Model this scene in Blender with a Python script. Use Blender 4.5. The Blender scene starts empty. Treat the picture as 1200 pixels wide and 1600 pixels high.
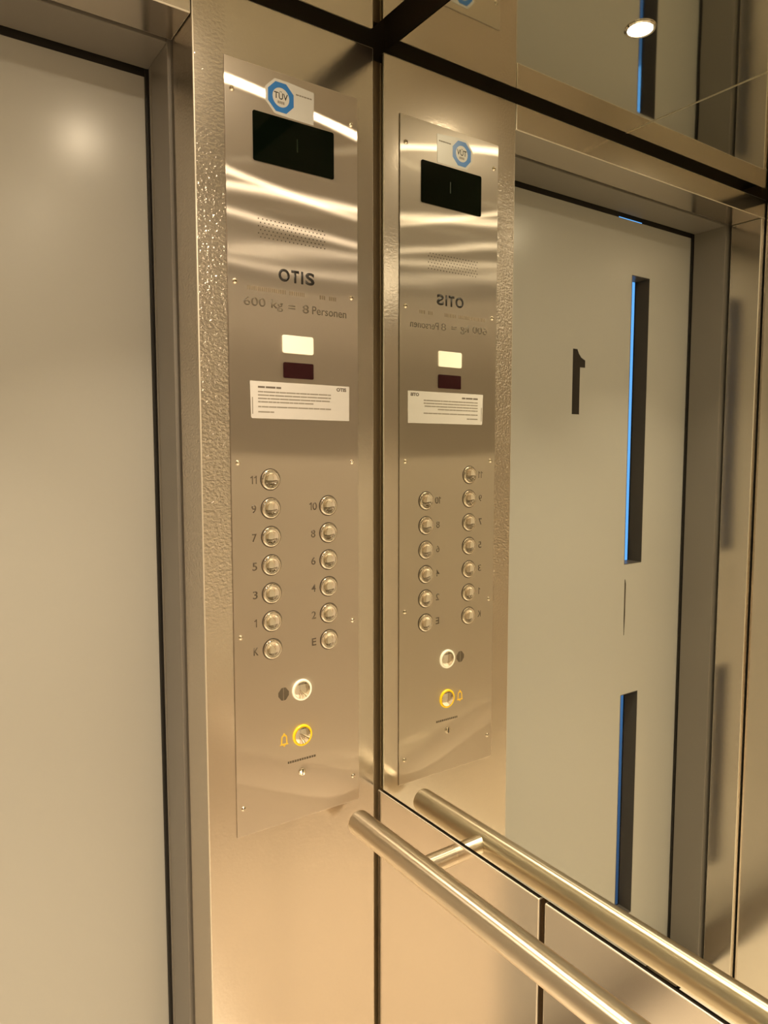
import bpy, bmesh, math, random
from mathutils import Vector, Matrix
random.seed(7)
S = bpy.context.scene
COL = S.collection

# ------------------------------------------------------------------ camera
cd = bpy.data.cameras.new('camera'); cam = bpy.data.objects.new('camera', cd); COL.objects.link(cam)
cd.sensor_fit = 'HORIZONTAL'; cd.sensor_width = 36.0; cd.lens = 36.0 * 1120 / 1200
cd.clip_start = 0.01
cam.location = (-0.6844, -1.0, 1.51)
cam.rotation_euler = (math.radians(90 - 4.72), 0, math.radians(-34.82))
S.camera = cam

# ------------------------------------------------------------------ daylight outside (seen through the vision panels)
w = bpy.data.worlds.new('world'); S.world = w; w.use_nodes = True
bg = w.node_tree.nodes['Background']
bg.inputs[0].default_value = (0.13, 0.42, 0.98, 1); bg.inputs[1].default_value = 1.3

# ------------------------------------------------------------------ exposure and light constants
S.view_settings.view_transform = 'Standard'; S.view_settings.look = 'None'
S.view_settings.exposure = 0.2; S.view_settings.gamma = 1.0
S.view_settings.use_curve_mapping = False
LAMP_COLOR = (1.0, 0.80, 0.55)
LAMP_STRENGTH = 330.0
BEAM_WATTS = 2.5
LAMPS = [(-0.316, -0.262), (-0.316, -0.78), (-0.316, -1.30), (-0.899, -0.262), (-0.899, -0.78), (-0.899, -1.30)]
S.cycles.max_bounces = 16; S.cycles.glossy_bounces = 10; S.cycles.diffuse_bounces = 5
S.cycles.sample_clamp_indirect = 6.0
S.cycles.blur_glossy = 0.5

# ------------------------------------------------------------------ materials
def mat(name, color, rough=0.5, metal=0.0, **kw):
    m = bpy.data.materials.new(name); m.use_nodes = True
    b = m.node_tree.nodes['Principled BSDF']
    b.inputs['Base Color'].default_value = (*color, 1); b.inputs['Roughness'].default_value = rough
    b.inputs['Metallic'].default_value = metal
    for k, v in kw.items():
        b.inputs[k.replace('_', ' ')].default_value = v
    return m
def bump(m, scale, strength, dist=0.001, detail=3.0, stretch=(1, 1, 1), kind='noise', ramp=None):
    nt = m.node_tree; b = nt.nodes['Principled BSDF']
    tc = nt.nodes.new('ShaderNodeTexCoord'); mp = nt.nodes.new('ShaderNodeMapping'); mp.inputs['Scale'].default_value = stretch
    nt.links.new(tc.outputs['Object'], mp.inputs['Vector'])
    if kind == 'noise':
        t = nt.nodes.new('ShaderNodeTexNoise'); t.inputs['Detail'].default_value = detail; out = t.outputs['Fac']
    else:
        t = nt.nodes.new('ShaderNodeTexVoronoi'); out = t.outputs['Distance']
    t.inputs['Scale'].default_value = scale
    nt.links.new(mp.outputs['Vector'], t.inputs['Vector'])
    bp = nt.nodes.new('ShaderNodeBump'); bp.inputs['Strength'].default_value = strength; bp.inputs['Distance'].default_value = dist
    nt.links.new(out, bp.inputs['Height'])
    prev = b.inputs['Normal'].links[0].from_socket if b.inputs['Normal'].links else None
    if prev: nt.links.new(prev, bp.inputs['Normal'])
    nt.links.new(bp.outputs['Normal'], b.inputs['Normal'])
    return m
def rough_noise(m, scale, lo, hi, stretch=(1, 1, 1)):
    nt = m.node_tree; b = nt.nodes['Principled BSDF']
    tc = nt.nodes.new('ShaderNodeTexCoord'); mp = nt.nodes.new('ShaderNodeMapping'); mp.inputs['Scale'].default_value = stretch
    t = nt.nodes.new('ShaderNodeTexNoise'); t.inputs['Scale'].default_value = scale
    r = nt.nodes.new('ShaderNodeMapRange'); r.inputs['To Min'].default_value = lo; r.inputs['To Max'].default_value = hi
    nt.links.new(tc.outputs['Object'], mp.inputs['Vector']); nt.links.new(mp.outputs['Vector'], t.inputs['Vector'])
    nt.links.new(t.outputs['Fac'], r.inputs['Value']); nt.links.new(r.outputs['Result'], b.inputs['Roughness'])
    return m
def emit(m, color, strength):
    b = m.node_tree.nodes['Principled BSDF']
    b.inputs['Emission Color'].default_value = (*color, 1); b.inputs['Emission Strength'].default_value = strength
    return m
def sheet(name, color, rough):
    """rolled sheet steel: a metal lobe without long tails"""
    m = bpy.data.materials.new(name); m.use_nodes = True; nt = m.node_tree
    nt.nodes.remove(nt.nodes['Principled BSDF'])
    g = nt.nodes.new('ShaderNodeBsdfAnisotropic'); g.name = 'Principled BSDF'; g.distribution = 'BECKMANN'
    g.inputs['Color'].default_value = (*color, 1); g.inputs['Roughness'].default_value = rough
    nt.links.new(g.outputs[0], nt.nodes['Material Output'].inputs['Surface'])
    return m
def haze(m, rough, part, aniso=0.0, tangent=None):
    """adds a broad second lobe, as worn sheet steel has"""
    nt = m.node_tree; b = nt.nodes['Principled BSDF']
    h = nt.nodes.new('ShaderNodeBsdfAnisotropic'); h.distribution = 'GGX'; h.inputs['Color'].default_value = b.inputs['Color'].default_value
    h.inputs['Roughness'].default_value = rough; h.inputs['Anisotropy'].default_value = aniso
    if tangent: nt.links.new(tangent, h.inputs['Tangent'])
    mx = nt.nodes.new('ShaderNodeMixShader'); mx.inputs[0].default_value = part
    nt.links.new(b.outputs[0], mx.inputs[1]); nt.links.new(h.outputs[0], mx.inputs[2])
    nt.links.new(mx.outputs[0], nt.nodes['Material Output'].inputs['Surface'])
    return m
STEEL = (0.70, 0.64, 0.565)
M = {}
M['textured'] = bump(bump(sheet('textured_steel', STEEL, 0.20), 190, 0.8, 0.0026, 1.5, (1, 1, 1.3)), 3.0, 0.2, 0.01, 1.0)
M['steel'] = bump(rough_noise(sheet('satin_steel', STEEL, 0.17), 6, 0.14, 0.20), 2.5, 0.2, 0.01, 1.0)
def margin(m, x0, x1, lo, hi, z0, z1):
    """hammered margin along the door edge of the sheet, fading out below"""
    nt = m.node_tree; first = [n for n in nt.nodes if n.type == 'BUMP'][0]
    tc = nt.nodes.new('ShaderNodeTexCoord'); sx = nt.nodes.new('ShaderNodeSeparateXYZ'); nt.links.new(tc.outputs['Object'], sx.inputs[0])
    a = nt.nodes.new('ShaderNodeMapRange'); a.inputs['From Min'].default_value = x0; a.inputs['From Max'].default_value = x1; a.inputs['To Min'].default_value = 1; a.inputs['To Max'].default_value = 0
    c = nt.nodes.new('ShaderNodeMapRange'); c.inputs['From Min'].default_value = z0; c.inputs['From Max'].default_value = z1; c.inputs['To Min'].default_value = 0; c.inputs['To Max'].default_value = 1
    nt.links.new(sx.outputs['X'], a.inputs['Value']); nt.links.new(sx.outputs['Z'], c.inputs['Value'])
    p = nt.nodes.new('ShaderNodeMath'); p.operation = 'MULTIPLY'; nt.links.new(a.outputs[0], p.inputs[0]); nt.links.new(c.outputs[0], p.inputs[1])
    e = nt.nodes.new('ShaderNodeMapRange'); e.inputs['From Min'].default_value = 1.78; e.inputs['From Max'].default_value = 2.0; e.inputs['To Min'].default_value = 1; e.inputs['To Max'].default_value = 0.35
    nt.links.new(sx.outputs['Z'], e.inputs['Value'])
    p2 = nt.nodes.new('ShaderNodeMath'); p2.operation = 'MULTIPLY'; nt.links.new(p.outputs[0], p2.inputs[0]); nt.links.new(e.outputs[0], p2.inputs[1]); p = p2
    q = nt.nodes.new('ShaderNodeMath'); q.operation = 'MULTIPLY_ADD'; nt.links.new(p.outputs[0], q.inputs[0]); q.inputs[1].default_value = hi - lo; q.inputs[2].default_value = lo
    nt.links.new(q.outputs[0], first.inputs['Strength'])
margin(M['textured'], -0.268, -0.258, 0.05, 0.85, 1.12, 1.32)
haze(M['textured'], 0.42, 0.30); haze(M['steel'], 0.42, 0.25)
M['edge'] = mat('cut_edge_steel', (0.80, 0.76, 0.67), 0.55, 1.0)
M['dim_steel'] = rough_noise(mat('dull_steel', (0.52, 0.49, 0.44), 0.3, 1.0), 5, 0.26, 0.36)
M['frame_paint'] = mat('frame_paint', (0.20, 0.185, 0.165), 0.30)
M['ceiling'] = bump(mat('polished_steel', (0.60, 0.59, 0.52), 0.04, 1.0), 2.0, 0.12, 0.01, 1.0)
M['mirror'] = mat('mirror_silver', (0.84, 0.86, 0.80), 0.0, 1.0)
for key, axis in (('rail', 'Y'), ('bracket', 'X')):          # polished round the tube, so lamps smear along it
    m = sheet(key + '_steel', (0.80, 0.73, 0.61), 0.39); nt = m.node_tree; b = nt.nodes['Principled BSDF']
    b.inputs['Anisotropy'].default_value = 0.55
    tg = nt.nodes.new('ShaderNodeTangent'); tg.direction_type = 'RADIAL'; tg.axis = axis
    nt.links.new(tg.outputs[0], b.inputs['Tangent'])
    M[key] = m
M['chrome'] = mat('button_chrome', (0.82, 0.77, 0.69), 0.05, 1.0)
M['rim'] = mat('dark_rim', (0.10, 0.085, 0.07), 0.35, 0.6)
M['door'] = bump(mat('door_paint', (0.45, 0.45, 0.425), 0.26), 500, 0.05, 0.0003)
M['black'] = mat('black_rubber', (0.012, 0.010, 0.008), 0.6)
M['shaft'] = mat('dark_shaft', (0.10, 0.08, 0.055), 0.9)
M['gap'] = mat('dark_backing', (0.20, 0.15, 0.085), 0.4, 0.6)
M['ink'] = mat('black_ink', (0.015, 0.012, 0.010), 0.45)
M['faint'] = mat('worn_engraving', (0.11, 0.088, 0.06), 0.5)
M['fainter'] = mat('rubbed_engraving', (0.25, 0.20, 0.14), 0.45, 0.3)
M['engrave'] = mat('engraved_paint', (0.10, 0.078, 0.055), 0.5)
M['glass_black'] = mat('black_display_glass', (0.002, 0.004, 0.002), 0.06, 0.0, Specular_IOR_Level=0.25)
M['glass_red'] = mat('dark_red_lens', (0.022, 0.004, 0.006), 0.12)
M['segment'] = mat('green_segment', (0.008, 0.018, 0.006), 0.3)
M['paper'] = mat('paper', (0.56, 0.545, 0.53), 0.6)
M['sticker'] = mat('sticker_vinyl', (0.60, 0.60, 0.58), 0.35)
M['blue'] = mat('blue_print', (0.035, 0.19, 0.56), 0.35)
M['grey_print'] = mat('grey_print', (0.12, 0.10, 0.085), 0.6)
M['mid_print'] = mat('mid_print', (0.24, 0.22, 0.19), 0.6)
M['lit_white'] = emit(mat('lit_white_lens', (0.8, 0.78, 0.7), 0.35), (1.0, 0.80, 0.47), 0.30)
M['ring_white'] = emit(mat('lit_white_ring', (0.8, 0.78, 0.7), 0.35), (1.0, 0.82, 0.50), 0.42)
M['ring_yellow'] = emit(mat('lit_yellow_ring', (0.85, 0.55, 0.02), 0.3), (1.0, 0.62, 0.01), 0.35)
M['yellow'] = mat('yellow_print', (0.95, 0.62, 0.04), 0.4)
M['floor'] = bump(mat('floor_vinyl', (0.82, 0.79, 0.73), 0.45), 400, 0.1, 0.0005)
M['lamp_trim'] = mat('lamp_trim_chrome', (0.75, 0.72, 0.66), 0.12, 1.0)
M['lamp'] = emit(mat('lamp_lens', (0.9, 0.9, 0.85), 0.3), LAMP_COLOR, LAMP_STRENGTH)
M['seam'] = mat('bright_seam', (0.85, 0.82, 0.72), 0.35, 1.0)
M['glass'] = mat('vision_glass', (1, 1, 1), 0.0, 0.0, Transmission_Weight=1.0, IOR=1.45)
# brushed plate: vertical grain, so reflections smear sideways
m = sheet('brushed_plate', (0.76, 0.695, 0.62), 0.28); nt = m.node_tree; b = nt.nodes['Principled BSDF']
b.inputs['Anisotropy'].default_value = -0.92
tg = nt.nodes.new('ShaderNodeTangent'); tg.direction_type = 'UV_MAP'; tg.uv_map = 'UVMap'
nt.links.new(tg.outputs[0], b.inputs['Tangent'])
bump(m, 9.0, 0.30, 0.004, 1.0, (0.35, 1, 1.0))
haze(m, 0.46, 0.30, -0.35, tg.outputs[0])
M['plate'] = m

# ------------------------------------------------------------------ helpers
def link(name, bm, material, parent=None, smooth=False):
    me = bpy.data.meshes.new(name)
    bmesh.ops.recalc_face_normals(bm, faces=bm.faces)
    bm.to_mesh(me); bm.free()
    mats = material if isinstance(material, (list, tuple)) else [material]
    for k in mats: me.materials.append(M[k])
    if smooth:
        for p in me.polygons: p.use_smooth = True
        me.set_sharp_from_angle(angle=math.radians(35))
    o = bpy.data.objects.new(name, me); COL.objects.link(o)
    if parent: o.parent = parent; o.matrix_parent_inverse = Matrix.Translation(parent.location).inverted()
    return o
def tag(o, label=None, cat=None, group=None, kind=None):
    if label: o['label'] = label
    if cat: o['category'] = cat
    if group: o['group'] = group
    if kind: o['kind'] = kind
    return o
def empty(name, loc, label, cat, group=None, kind=None):
    o = bpy.data.objects.new(name, None); COL.objects.link(o); o.location = loc; o.empty_display_size = 0.05
    return tag(o, label, cat, group, kind)
def box(bm, x0, x1, y0, y1, z0, z1, bev=0.0, seg=2, edge=False):
    r = bmesh.ops.create_cube(bm, size=1.0)
    vs = r['verts']
    for v in vs:
        v.co = Vector(((x0 + x1) / 2 + v.co.x * (x1 - x0), (y0 + y1) / 2 + v.co.y * (y1 - y0), (z0 + z1) / 2 + v.co.z * (z1 - z0)))
    if bev:
        es = list({e for v in vs for e in v.link_edges})
        rb = bmesh.ops.bevel(bm, geom=es, offset=bev, segments=seg, affect='EDGES', profile=0.5)
        if edge:
            for f in rb['faces']: f.material_index = 1
    return bm
def boxes(*specs, bev=0.0, edge=False):
    bm = bmesh.new()
    for s in specs: box(bm, *s, bev=bev, edge=edge)
    return bm
def prism(bm, pts, y0, y1):
    """polygon in x/z pushed from y0 to y1"""
    a = [bm.verts.new((x, y0, z)) for x, z in pts]; b = [bm.verts.new((x, y1, z)) for x, z in pts]
    bm.faces.new(a); bm.faces.new(list(reversed(b)))
    n = len(pts)
    for i in range(n): bm.faces.new((a[i], b[i], b[(i + 1) % n], a[(i + 1) % n]))
    return bm
def rrect(x0, x1, z0, z1, r, n=5):
    pts = []
    for cx, cz, a0 in ((x1 - r, z0 + r, -90), (x1 - r, z1 - r, 0), (x0 + r, z1 - r, 90), (x0 + r, z0 + r, 180)):
        for k in range(n + 1):
            a = math.radians(a0 + 90 * k / n); pts.append((cx + r * math.cos(a), cz + r * math.sin(a)))
    return pts
def ngon(cx, cz, r, n, rot=0.0):
    return [(cx + r * math.cos(rot + 2 * math.pi * k / n), cz + r * math.sin(rot + 2 * math.pi * k / n)) for k in range(n)]
def ring_prism(bm, outer, inner, y0, y1):
    n = len(outer); V = [[bm.verts.new((x, y, z)) for x, z in P] for P in (outer, inner) for y in (y0, y1)]
    o0, o1, i0, i1 = V
    for k in range(n):
        j = (k + 1) % n
        bm.faces.new((o0[k], o0[j], i0[j], i0[k])); bm.faces.new((o1[k], i1[k], i1[j], o1[j]))
        bm.faces.new((o0[k], o1[k], o1[j], o0[j])); bm.faces.new((i0[k], i0[j], i1[j], i1[k]))
    return bm
def lathe(prof, n=32, M4=None, bm=None):
    """profile of (radius, height) turned about +Z, then moved by M4"""
    bm = bm or bmesh.new(); rings = []
    for r, h in prof:
        if r < 1e-7: rings.append([bm.verts.new((0, 0, h))])
        else: rings.append([bm.verts.new((r * math.cos(2 * math.pi * k / n), r * math.sin(2 * math.pi * k / n), h)) for k in range(n)])
    new = [v for R in rings for v in R]
    for A, B in zip(rings, rings[1:]):
        for k in range(n):
            j = (k + 1) % n
            if len(A) == 1 and len(B) == 1: continue
            if len(A) == 1: bm.faces.new((A[0], B[k], B[j]))
            elif len(B) == 1: bm.faces.new((A[k], A[j], B[0]))
            else: bm.faces.new((A[k], A[j], B[j], B[k]))
    if M4: bmesh.ops.transform(bm, matrix=M4, verts=new)
    return bm
def out_of_wall(x, z, y=0.0):           # local +Z points out of the front wall, into the car
    return Matrix.Translation((x, y, z)) @ Matrix.Rotation(math.radians(90), 4, 'X')
def text(name, s, x0, x1, z0, z1, y, material, parent, bold=0.0, thick=0.0002):
    """lettering on a plane facing -y, fitted to the box x0..x1, z0..z1"""
    c = bpy.data.curves.new('lettering', 'FONT'); c.body = s; c.size = 1.0; c.offset = bold; c.resolution_u = 4; c.fill_mode = 'FRONT'
    t = bpy.data.objects.new('lettering', c); COL.objects.link(t)
    me = bpy.data.meshes.new_from_object(t.evaluated_get(bpy.context.evaluated_depsgraph_get()))
    bpy.data.objects.remove(t); bpy.data.curves.remove(c)
    bm = bmesh.new(); bm.from_mesh(me); bpy.data.meshes.remove(me)
    xs = [v.co.x for v in bm.verts]; ys = [v.co.y for v in bm.verts]
    ax, bx, ay, by = min(xs), max(xs), min(ys), max(ys)
    for v in bm.verts:
        v.co = Vector((x0 + (v.co.x - ax) / (bx - ax) * (x1 - x0), y, z0 + (v.co.y - ay) / (by - ay) * (z1 - z0)))
    r = bmesh.ops.extrude_face_region(bm, geom=list(bm.faces))
    for g in r['geom']:
        if isinstance(g, bmesh.types.BMVert): g.co.y -= thick
    return link(name, bm, material, parent)
def cells(bm, xs, zs, solid, y0, y1):
    """slab in the x/z plane, with holes where solid(i, j) is False"""
    V = {}
    def vert(i, j, y):
        if (i, j, y) not in V: V[i, j, y] = bm.verts.new((xs[i], y, zs[j]))
        return V[i, j, y]
    n, k = len(xs) - 1, len(zs) - 1
    S_ = lambda i, j: 0 <= i < n and 0 <= j < k and solid(i, j)
    for i in range(n):
        for j in range(k):
            if not S_(i, j): continue
            for y in (y0, y1): bm.faces.new([vert(a, b, y) for a, b in ((i, j), (i + 1, j), (i + 1, j + 1), (i, j + 1))])
            for (a, b), (c, d), (di, dj) in (((i, j), (i + 1, j), (0, -1)), ((i, j + 1), (i + 1, j + 1), (0, 1)), ((i, j), (i, j + 1), (-1, 0)), ((i + 1, j), (i + 1, j + 1), (1, 0))):
                if not S_(i + di, j + dj): bm.faces.new((vert(a, b, y0), vert(c, d, y0), vert(c, d, y1), vert(a, b, y1)))
    return bm

# ------------------------------------------------------------------ the car shell
XL, YB = -1.2075, -1.56                      # left wall, back wall
ZC, ZH = 2.170, 2.110                       # ceiling, top of the doorway
XR, XD = -0.310, -1.190                     # doorway right and left edges (front sheet)
def struct(name, bm, material, label, cat, parent=None, smooth=False):
    o = link(name, bm, material, parent, smooth)
    if not parent: tag(o, label, cat, kind='structure')
    return o
struct('floor', boxes((XL - 0.05, 0.05, YB - 0.05, 0.09, -0.03, 0.0)), 'floor', 'beige vinyl lift floor', 'floor')
bm = boxes((XR, -0.0095, 0.0, 0.08, 0.0, 2.157), bev=0.0018, edge=True)
struct('wall_front', bm, ['textured', 'edge'], 'speckled stainless steel return wall carrying the button panel', 'wall')
struct('wall_front_lintel', boxes((XD - 0.0175, XR - 0.0012, 0.0, 0.08, ZH, 2.157), bev=0.0016, edge=True), ['steel', 'edge'], 'stainless steel lintel strip above the landing door', 'wall')
struct('wall_front_left', boxes((XD - 0.0175, XD, 0.0, 0.08, 0.0, ZH - 0.001), bev=0.0016, edge=True), ['steel', 'edge'], 'narrow stainless steel upright left of the landing door', 'wall')
struct('wall_right', boxes((-0.003, 0.02, -0.378, -0.001, 0.0, 0.9235), bev=0.0016, edge=True), ['steel', 'edge'], 'stainless steel wall panel under the mirror, beside the corner', 'wall')
struct('wall_right_rear', boxes((-0.003, 0.02, YB, -0.388, 0.0, 0.9235), bev=0.0016, edge=True), ['steel', 'edge'], 'stainless steel wall panel under the mirror, beyond the vertical seam', 'wall')
ys = [-0.003, -0.52, -1.04, YB]
struct('wall_left', boxes(*[(XL - 0.02, XL, ys[k + 1] + 0.005, ys[k] - (0.005 if k else 0), 0.0, 2.150) for k in range(3)], bev=0.0012), 'steel', 'stainless steel left wall of the lift car', 'wall')
xs = [0.0, -0.40, -0.81, XL]
struct('wall_back', boxes(*[(xs[k + 1] + 0.005, xs[k] - 0.005, YB - 0.02, YB, 0.0, 2.150) for k in range(3)], bev=0.0012), 'steel', 'stainless steel back wall of the lift car', 'wall')
M['reflector'] = mat('cream_reflector', (0.66, 0.62, 0.56), 0.35)  # pale unseen surface, added so the face plate reflects brighter below eye height
struct('wall_back_reflector', boxes((XL, 0.0, YB - 0.001, YB + 0.006, 0.0, 1.497)), 'reflector', 'cream laminate added over the unseen lower back wall of the lift car', 'wall')
c = empty('ceiling', (-0.608, -0.79, ZC), 'polished steel lift ceiling in two sheets with shadow gap around', 'ceiling', kind='structure')
link('ceiling_sheet', boxes((-0.6065, -0.028, -1.54, -0.02, ZC, ZC + 0.02)), 'ceiling', c)
link('ceiling_sheet', boxes((-1.187, -0.6095, -1.54, -0.02, ZC, ZC + 0.02)), 'ceiling', c)
link('seam', boxes((-0.6098, -0.6062, -1.54, -0.02, ZC - 0.0008, ZC + 0.01)), 'seam', c)
# dark backing behind corners, seams and the gap round the ceiling
bm = boxes((-0.009, 0.03, 0.004, 0.06, 0.0, 2.140), (0.0045, 0.03, -0.0005, 0.06, 0.0, 0.9235), (0.007, 0.03, -0.004, 0.06, 0.0, 2.140), (0.021, 0.03, YB, 0.0, 0.0, 2.1),
           (XL - 0.03, XD - 0.017, 0.012, 0.06, 0, 2.2))
struct('trim_1', bm, 'gap', 'dark backing in the corner joint and wall seams', 'trim')
struct('ceiling_roof', boxes((-1.3, 0.1, -1.7, 0.085, 2.26, 2.28), (0.06, 0.1, -1.7, 0.085, 2.10, 2.26), (-1.3, 0.1, 0.07, 0.0849, 2.158, 2.26)), 'shaft', 'dark car roof above the ceiling gap', 'ceiling')
# shaft and landing wall
bm = bmesh.new()
cells(bm, [-1.9, -1.30, -0.20, 0.5], [-0.4, 0.0, 2.20, 3.0], lambda i, j: not (i == 1 and j == 1), 0.10, 0.30)
for s in ((-1.9, 0.5, -2.2, -2.15, -0.4, 3.0), (-1.95, -1.9, -2.2, 0.3, -0.4, 3.0), (0.5, 0.55, -2.2, 0.3, -0.4, 3.0), (-1.9, 0.5, -2.2, 0.3, 3.0, 3.05), (-1.9, 0.5, -2.2, 0.3, -0.45, -0.4)):
    box(bm, *s)
struct('wall_shaft', bm, 'shaft', 'dark masonry of the lift shaft around the car', 'wall')

# landing beyond the door, open to daylight on the far left
M['landing'] = mat('landing_plaster', (0.16, 0.13, 0.10), 0.8)
M['landing_floor'] = mat('landing_floor_tile', (0.50, 0.50, 0.54), 0.12)
struct('wall_landing', boxes((-4.0, 1.2, 2.8, 2.85, 0.0, 4.2), (1.2, 1.25, 0.30, 2.85, 0.0, 4.2), (-4.0, 1.25, 0.30, 2.85, 4.2, 4.25), (-4.0, -1.9, 0.29, 0.31, 0.0, 4.2), (-1.9, 1.2, 0.29, 0.31, 3.0, 4.2)), 'landing', 'dim landing walls outside the door', 'wall')
struct('floor_landing', boxes((-4.0, 1.25, 0.10, 2.85, -0.05, -0.001)), 'landing_floor', 'dim landing floor outside the door', 'floor')

# landing door frame
JR, JL = -0.315, -1.180
f = empty('trim_2', (-0.75, 0.135, 0.0), 'grey painted landing door frame with rounded stop bead', 'door frame', kind='structure')
link('jamb', boxes((JR, JR + 0.115, 0.090, 0.167, 0.0, 2.2), bev=0.0012), 'frame_paint', f)
link('jamb', boxes((JL - 0.12, JL, 0.090, 0.181, 0.0, 2.2), bev=0.0012), 'frame_paint', f)
link('head', boxes((JL, JR, 0.090, 0.181, ZH, 2.2), bev=0.0012), 'frame_paint', f)
bm = lathe([(0.0075, 0.0), (0.0075, 2.115)], 20, Matrix.Translation((JR + 0.0065, 0.1735, 0.0)))
link('stop_bead', bm, 'frame_paint', f, True)
# landing door
d = empty('door_1', (-0.75, 0.19, 0.0), 'pale grey landing door with number 1 and two slit windows', 'door', kind='structure')
SX0, SX1 = -0.998, -0.9235
bm = bmesh.new()
cells(bm, [-1.235, SX0, SX1, -0.270], [0.012, 0.21, 0.855, 1.2125, 1.968, 2.1020], lambda i, j: not (i == 1 and j in (1, 3)), 0.190, 0.236)
link('door_leaf', bm, 'door', d)
for z0, z1 in ((1.2125, 1.968), (0.21, 0.855)):
    link('vision_glass', boxes((SX0 + 0.0014, SX1 - 0.0014, 0.2300, 0.2345, z0 + 0.0014, z1 - 0.0014)), 'glass', d)
M['slot'] = mat('dark_slot_lining', (0.10, 0.092, 0.085), 0.4)
for z0, z1 in ((1.2125, 1.968), (0.21, 0.855)):
    link('vision_frame', ring_prism(bmesh.new(), [(SX0 + 0.0001, z0 + 0.0001), (SX1 - 0.0001, z0 + 0.0001), (SX1 - 0.0001, z1 - 0.0001), (SX0 + 0.0001, z1 - 0.0001)],
         [(SX0 + 0.0014, z0 + 0.0014), (SX1 - 0.0014, z0 + 0.0014), (SX1 - 0.0014, z1 - 0.0014), (SX0 + 0.0014, z1 - 0.0014)], 0.1896, 0.2364), 'slot', d)
bm = bmesh.new()
prism(bm, [(-0.7034, 1.6045), (-0.7034, 1.7625), (-0.7185, 1.7625), (-0.7240, 1.7520), (-0.7330, 1.7430), (-0.7478, 1.7370), (-0.7478, 1.7195), (-0.7292, 1.7195), (-0.7292, 1.6045)], 0.1893, 0.1901)
tag(link('floor_numeral', bm, 'ink', d), 'black numeral 1')
link('dark_slot', prism(bmesh.new(), [(-0.9285, 1.172), (-0.9325, 1.160), (-0.9320, 1.100), (-0.9325, 1.075), (-0.9300, 1.020), (-0.9285, 1.060)], 0.1888, 0.1901), 'rim', d)  # thin dark sliver laid on the leaf, between the vision panels
g = boxes((JR - 0.004, -0.270, 0.183, 0.1885, 0.0, 2.2), (-1.235, JL + 0.002, 0.183, 0.1885, 0.0, 2.2), (-0.865, -0.270, 0.1905, 0.195, 2.1025, 2.2), (-1.235, -0.965, 0.1905, 0.195, 2.1025, 2.2), (-0.965, -0.865, 0.1905, 0.195, 2.1065, 2.2))
link('gasket', g, 'black', d)

# ------------------------------------------------------------------ mirror
mi = link('wall_mirror', boxes((0.0, 0.006, -1.50, -0.0045, 0.9275, 2.146)), 'mirror')
tag(mi, 'tall frameless mirror covering the wall above the handrail', 'mirror')

# ------------------------------------------------------------------ control panel
PY = -0.002                                  # front of the plate
P = empty('control_panel', (-0.1535, 0.0, 1.494), 'tall brushed steel lift control panel with floor buttons and display', 'control panel')
bm = boxes((-0.265, -0.042, PY, -0.0001, 0.918, 2.070), bev=0.0006)
pl = link('face_plate', bm, 'plate', P)
uv = pl.data.uv_layers.new(name='UVMap')
for l in pl.data.loops:
    co = pl.data.vertices[l.vertex_index].co; uv.data[l.index].uv = (co.x, co.z)
# display
dsp = link('display', prism(bmesh.new(), rrect(-0.2228, -0.0863, 1.9355, 2.0057, 0.003), PY - 0.0012, PY + 0.001), 'glass_black', P)
link('digit_segment', boxes((-0.1512, -0.1494, PY - 0.0014, PY - 0.001, 1.962, 1.981)), 'segment', dsp)
# loudspeaker perforation
bm = bmesh.new()
for r in range(6):
    for k in range(17):
        x = -0.2155 + k * 0.0068 + (0.0034 if r % 2 else 0); z = 1.8540 - r * 0.0052
        prism(bm, ngon(x, z, 0.0011, 10), PY - 0.00012, PY + 0.0005)
link('speaker_perforation', bm, 'engrave', P)
for ch, x0, x1 in (('O', -0.1838, -0.1650), ('T', -0.1622, -0.1490), ('I', -0.1455, -0.1418), ('S', -0.1378, -0.1220)):
    text('brand_lettering', ch, x0, x1, 1.7682, 1.7872, PY, 'ink', P, bold=0.035)
def bars(bm, x0, x1, z, h, y0, y1, lo, hi, gap):
    x = x0
    while x < x1 - lo * 0.5:
        e = min(x1, x + random.uniform(lo, hi)); box(bm, x, e, y0, y1, z - h / 2, z + h / 2); x = e + gap
for x0, x1 in ((-0.2350, -0.1720), (-0.1660, -0.1400), (-0.1130, -0.1015), (-0.0960, -0.0820)):
    bm = bmesh.new(); bars(bm, x0, x1, 1.7525, 0.0060, PY - 0.00015, PY, 0.0018, 0.0032, 0.0011)
    link('worn_caption', bm, 'fainter', P)
for s, x0, x1, z0, z1 in (('600', -0.2410, -0.2060, 1.7268, 1.7398), ('kg', -0.1965, -0.1770, 1.7228, 1.7398), ('=', -0.1680, -0.1560, 1.7290, 1.7345), ('8', -0.1435, -0.1325, 1.7250, 1.7378), ('Personen', -0.1265, -0.0640, 1.7250, 1.7375)):
    text('load_lettering', s, x0, x1, z0, z1, PY, 'faint', P, bold=0.006)
link('emergency_light', prism(bmesh.new(), rrect(-0.1788, -0.1260, 1.6620, 1.6890, 0.003), PY - 0.0022, PY + 0.001), 'lit_white', P)['label'] = 'lit white emergency light window'
link('overload_lens', prism(bmesh.new(), rrect(-0.1777, -0.1260, 1.6240, 1.6480, 0.002), PY - 0.0022, PY + 0.001), 'glass_red', P)['label'] = 'dark red indicator window'
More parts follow.
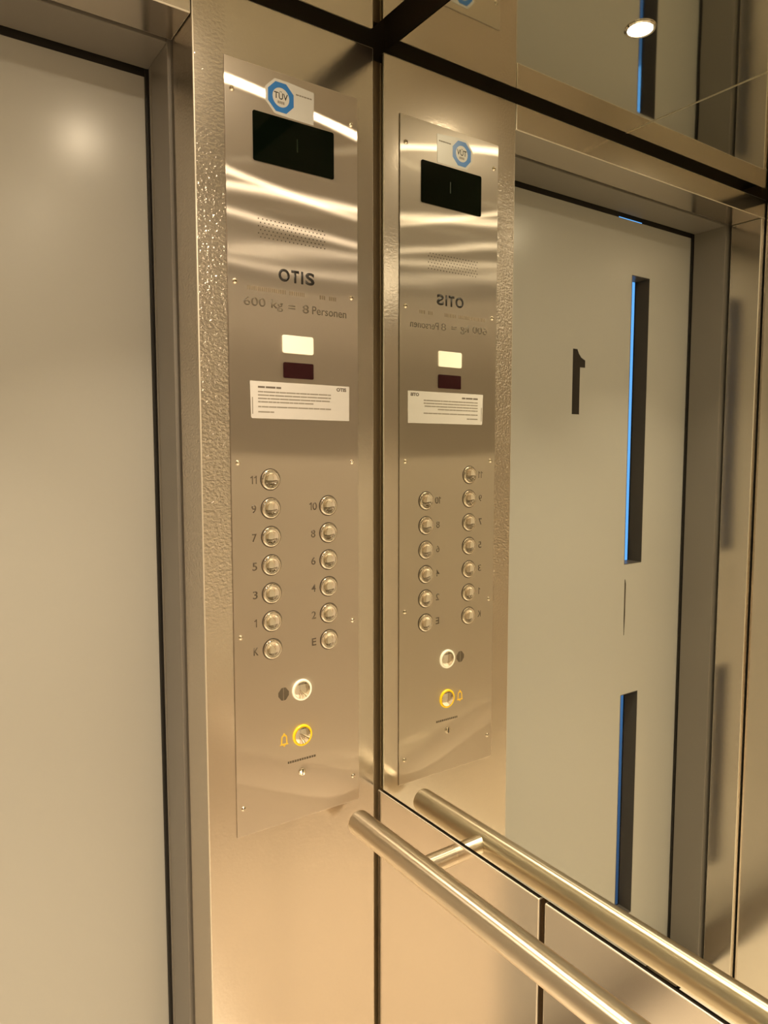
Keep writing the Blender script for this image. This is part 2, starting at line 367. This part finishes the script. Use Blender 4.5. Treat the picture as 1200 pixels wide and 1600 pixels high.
# screws
scr = None
for x in (-0.2540, -0.0542):
    for z in (2.0265, 1.7585, 1.4950, 1.2312, 0.9623):
        if scr is None:
            scr = link('screw', lathe([(0.0, 0.0034), (0.0012, 0.0034), (0.0012, 0.0026), (0.0018, 0.0030), (0.0034, 0.0018), (0.0042, 0.0)], 20), 'chrome', P, True)
            o = scr
        else:
            o = scr.copy(); COL.objects.link(o)
        o.matrix_world = out_of_wall(x, z, PY)
        o.parent = P; o.matrix_parent_inverse = Matrix.Translation(P.location).inverted()
# floor buttons: dark well, chrome rim, shallow domed cap
def make_button():
    b = link('floor_button', lathe([(0.0168, 0.0), (0.0168, 0.0006), (0.0, 0.0006)], 40), 'rim', P, True)
    link('bezel', lathe([(0.0156, 0.0), (0.0156, 0.0018), (0.0151, 0.0032), (0.0142, 0.0041), (0.0130, 0.0044), (0.0121, 0.0041), (0.0118, 0.0030)], 40), 'chrome', b, True)
    link('cap', lathe([(0.0117, 0.0034), (0.0108, 0.0034), (0.0095, 0.0027), (0.0070, 0.0018), (0.0035, 0.0013), (0.0, 0.0012)], 40), 'chrome', b, True)
    return b
def number(s, cx, z):
    w1 = 0.0050; wid = [w1 if ch == '1' else 0.0078 for ch in s]; x = cx - (sum(wid) + 0.0012 * (len(s) - 1)) / 2
    for ch, wd in zip(s, wid):
        if ch == '1':
            g = [(0.0030, -0.0062), (0.0046, -0.0062), (0.0046, 0.0062), (0.0032, 0.0062), (0.0022, 0.0046), (0.0004, 0.0040), (0.0004, 0.0026), (0.0030, 0.0030)]
            link('number_lettering', prism(bmesh.new(), [(x + a, z + b) for a, b in g], PY - 0.0002, PY + 0.0002), 'engrave', P)
        else: text('number_lettering', ch, x, x + wd, z - 0.0062, z + 0.0062, PY, 'engrave', P, bold=0.012)
        x += wd + 0.0012
proto = make_button()
FLOORS = [('11', -0.2018, 0), ('9', -0.2018, 1), ('7', -0.2018, 2), ('5', -0.2018, 3), ('3', -0.2018, 4), ('1', -0.2018, 5), ('K', -0.2018, 6),
          ('10', -0.1002, 1), ('8', -0.1002, 2), ('6', -0.1002, 3), ('4', -0.1002, 4), ('2', -0.1002, 5), ('E', -0.1002, 6)]
for i, (s, x, r) in enumerate(FLOORS):
    z = 1.4693 - 0.04392 * r
    if i == 0: b = proto
    else:
        b = proto.copy(); COL.objects.link(b)
        for ch in list(proto.children):
            k = ch.copy(); COL.objects.link(k); k.parent = b; k.matrix_parent_inverse = Matrix.Identity(4)
    b.parent = P; b.matrix_parent_inverse = Matrix.Translation(P.location).inverted(); b.matrix_basis = out_of_wall(x, z, PY)
    b['label'] = 'chrome floor button marked ' + s
    cx = x - 0.0277
    number(s, cx, z)
for ch in list(proto.children): ch.matrix_parent_inverse = Matrix.Identity(4)
# door-open and alarm buttons with lit rings
for nm, x, z, ring, lab in (('door_open_button', -0.1513, 1.1310, 'ring_white', 'chrome button in a lit white ring'), ('alarm_button', -0.1513, 1.0560, 'ring_yellow', 'chrome alarm button in a yellow ring')):
    b = link(nm, lathe([(0.0144, 0.0004), (0.0144, 0.0020), (0.0136, 0.0034), (0.0100, 0.0050), (0.0050, 0.0058), (0.0, 0.0060)], 40, out_of_wall(x, z, PY)), 'chrome', P, True)
    b['label'] = lab
    link('ring', lathe([(0.0172, 0.0), (0.0172, 0.0024), (0.0166, 0.0032), (0.0153, 0.0034), (0.0147, 0.0026), (0.0145, 0.0)], 48, out_of_wall(x, z, PY)), ring, b, True)
bm = bmesh.new()
for sgn in (-1, 1):
    prism(bm, [(-0.1835 + sgn * px, 1.1300 + pz) for px, pz in ((0.0004, 0.0105), (0.0040, 0.0098), (0.0092, 0.0030), (0.0092, -0.0030), (0.0040, -0.0098), (0.0004, -0.0105))], PY - 0.00015, PY + 0.0003)
link('door_open_symbol', bm, 'faint', P)
bell = [(-0.0058, -0.0065), (-0.0050, 0.0050), (-0.0028, 0.0078), (0.0028, 0.0078), (0.0050, 0.0050), (0.0058, -0.0065), (0.0082, -0.0085), (-0.0082, -0.0085)]
inn = [(-0.0036, -0.0055), (-0.0031, 0.0040), (-0.0016, 0.0057), (0.0016, 0.0057), (0.0031, 0.0040), (0.0036, -0.0055), (0.0042, -0.0063), (-0.0042, -0.0063)]
bm = ring_prism(bmesh.new(), [(-0.1834 + a, 1.0555 + b) for a, b in bell], [(-0.1834 + a, 1.0555 + b) for a, b in inn], PY - 0.00015, PY + 0.0003)
prism(bm, ngon(-0.1834, 1.0645, 0.0016, 10), PY - 0.00015, PY + 0.0003); prism(bm, ngon(-0.1834, 1.0458, 0.0016, 10), PY - 0.00015, PY + 0.0003)
link('bell_symbol', bm, 'yellow', P)
bm = bmesh.new(); bars(bm, -0.1775, -0.1255, 1.0160, 0.0036, PY - 0.00015, PY, 0.0026, 0.0042, 0.0010)
link('key_caption', bm, 'faint', P)
k = link('key_switch', lathe([(0.0062, 0.0), (0.0062, 0.0030), (0.0052, 0.0042), (0.0, 0.0042)], 28, out_of_wall(-0.1530, 0.9960, PY)), 'chrome', P, True)
link('key_slot', boxes((-0.1538, -0.1522, PY - 0.0046, PY - 0.003, 0.9915, 1.0005)), 'black', k)

# ------------------------------------------------------------------ notice label and inspection sticker
TH = 0.0004
NL = empty('notice_label', (-0.1462, PY, 1.5617), 'white paper notice with small print, below the dark indicator window', 'notice')
link('paper', prism(bmesh.new(), [(-0.2318, 1.5637), (-0.2305, 1.5617), (-0.0598, 1.5615), (-0.0594, 1.6168), (-0.2330, 1.6171)], PY - TH, PY), 'paper', NL)
X0, ZT = -0.2328, 1.6170; yt0, yt1 = PY - TH - 0.0001, PY - TH
bm = bmesh.new(); bars(bm, X0 + 0.0125, X0 + 0.0510, ZT - 0.0085, 0.0028, yt0, yt1, 0.004, 0.018, 0.0014)
link('heading', bm, 'grey_print', NL)
bm = bmesh.new()
for dz, xe in ((0.0155, 0.139), (0.0205, 0.139), (0.0255, 0.139), (0.0305, 0.107), (0.0378, 0.139), (0.0455, 0.040)):
    bars(bm, X0 + 0.0125, X0 + xe, ZT - dz, 0.0020, yt0, yt1, 0.004, 0.020, 0.0006)
link('small_print', bm, 'mid_print', NL)
link('side_print', boxes((X0 + 0.0026, X0 + 0.0042, yt0, yt1, 1.5680, 1.5930)), 'mid_print', NL)
text('brand_lettering', 'OTIS', -0.0835, -0.0650, 1.6080, 1.6138, PY - TH, 'grey_print', NL, bold=0.05, thick=0.0001)

ST = empty('inspection_sticker', (-0.1550, PY, 2.0078), 'white and blue octagonal inspection sticker above the display', 'sticker')
R8 = math.pi / 8
oc, oz = -0.1765, 2.0345
octo = ngon(oc, oz, 0.0270, 8, R8)
pts = [p for p in octo if p[0] < oc + 0.012]
pts = sorted(pts, key=lambda p: -math.atan2(p[1] - oz, p[0] - oc) % (2 * math.pi))
# outline: octagon on the left running into a square on the right
outl = [(oc + 0.011, oz + 0.0252), (oc - 0.0103, oz + 0.0249), (oc - 0.0249, oz + 0.0103), (oc - 0.0249, oz - 0.0103), (oc - 0.0103, oz - 0.0249), (oc + 0.0103, oz - 0.0258), (-0.1215, 2.0082), (-0.1205, 2.0560)]
link('vinyl', prism(bmesh.new(), outl, PY - TH, PY), 'sticker', ST)
bm = ring_prism(bmesh.new(), ngon(oc, oz, 0.0228, 32, R8) if False else [((1 - (k % 4) / 4) * ngon(oc, oz, 0.0228, 8, R8)[k // 4][0] + (k % 4) / 4 * ngon(oc, oz, 0.0228, 8, R8)[(k // 4 + 1) % 8][0], (1 - (k % 4) / 4) * ngon(oc, oz, 0.0228, 8, R8)[k // 4][1] + (k % 4) / 4 * ngon(oc, oz, 0.0228, 8, R8)[(k // 4 + 1) % 8][1]) for k in range(32)],
                ngon(oc, oz, 0.0138, 32, R8), yt0, yt1)
link('blue_octagon', bm, 'blue', ST)
text('sticker_lettering', 'TÜV', oc - 0.0112, oc + 0.0112, oz - 0.0028, oz + 0.0088, PY - TH, 'ink', ST, bold=0.01, thick=0.0001)
bm = bmesh.new(); bars(bm, oc - 0.0055, oc + 0.0055, oz - 0.0072, 0.0038, yt0, yt1, 0.002, 0.003, 0.0007)
link('seal_print', bm, 'mid_print', ST)
bm = bmesh.new(); bars(bm, -0.1515, -0.1245, 2.0455, 0.0020, yt0, yt1, 0.003, 0.006, 0.0007)
link('caption_print', bm, 'mid_print', ST)

# ------------------------------------------------------------------ handrail
H = empty('handrail', (-0.067, -0.70, 0.900), 'round satin steel handrail on the wall under the mirror', 'handrail')
RX, RZ, RR = -0.067, 0.900, 0.0203
Y0, Y1 = -0.036, -1.46
prof = [(0.0, 0.0), (RR * 0.85, 0.0004), (RR * 0.96, 0.0016), (RR, 0.004), (RR, -Y1 + Y0 - 0.004), (RR * 0.96, -Y1 + Y0 - 0.0016), (RR * 0.85, -Y1 + Y0), (0.0, -Y1 + Y0)]
link('rail', lathe(prof, 48, Matrix.Translation((RX, Y0, RZ)) @ Matrix.Rotation(math.radians(90), 4, 'X')), 'rail', H, True)
for y in (-0.203, -1.30):
    br = link('bracket', lathe([(0.0142, 0.0), (0.0142, -RX - 0.003)], 32, Matrix.Translation((RX, y, RZ)) @ Matrix.Rotation(math.radians(90), 4, 'Y')), 'bracket', H, True)

# ------------------------------------------------------------------ ceiling downlights
names = ['nearest the landing door on the mirror side', 'midway along the ceiling on the mirror side', 'nearest the back wall on the mirror side',
         'nearest the landing door on the blank wall side', 'midway along the ceiling on the blank wall side', 'nearest the back wall on the blank wall side']
first = None
for (x, y), n in zip(LAMPS, names):
    if first is None:
        L = first = empty('downlight', (x, y, ZC), '', '', 'ceiling downlights')
        link('trim_ring', lathe([(0.0190, 0.0), (0.0193, -0.0022), (0.0222, -0.0030), (0.0240, -0.0012), (0.0242, 0.0)], 40, Matrix.Translation((x, y, ZC))), 'lamp_trim', L, True)
        link('lens', lathe([(0.0, -0.0030), (0.0100, -0.0026), (0.0188, -0.0010), (0.0188, 0.0)], 32, Matrix.Translation((x, y, ZC))), 'lamp', L, True)
        ld = bpy.data.lights.new('bulb', 'AREA'); ld.shape = 'DISK'; ld.size = 0.036; ld.color = LAMP_COLOR; ld.energy = BEAM_WATTS; ld.spread = math.radians(86)
        lo = bpy.data.objects.new('bulb', ld); COL.objects.link(lo); lo.location = (x, y, ZC - 0.005); lo.parent = L
        for ch in L.children: ch.matrix_parent_inverse = Matrix.Translation(L.location).inverted()
    else:
        L = first.copy(); COL.objects.link(L); L.location = (x, y, ZC)
        for ch in list(first.children):
            k = ch.copy(); COL.objects.link(k); k.parent = L; k.matrix_parent_inverse = ch.matrix_parent_inverse
    L['label'] = 'round recessed downlight ' + n; L['category'] = 'downlight'
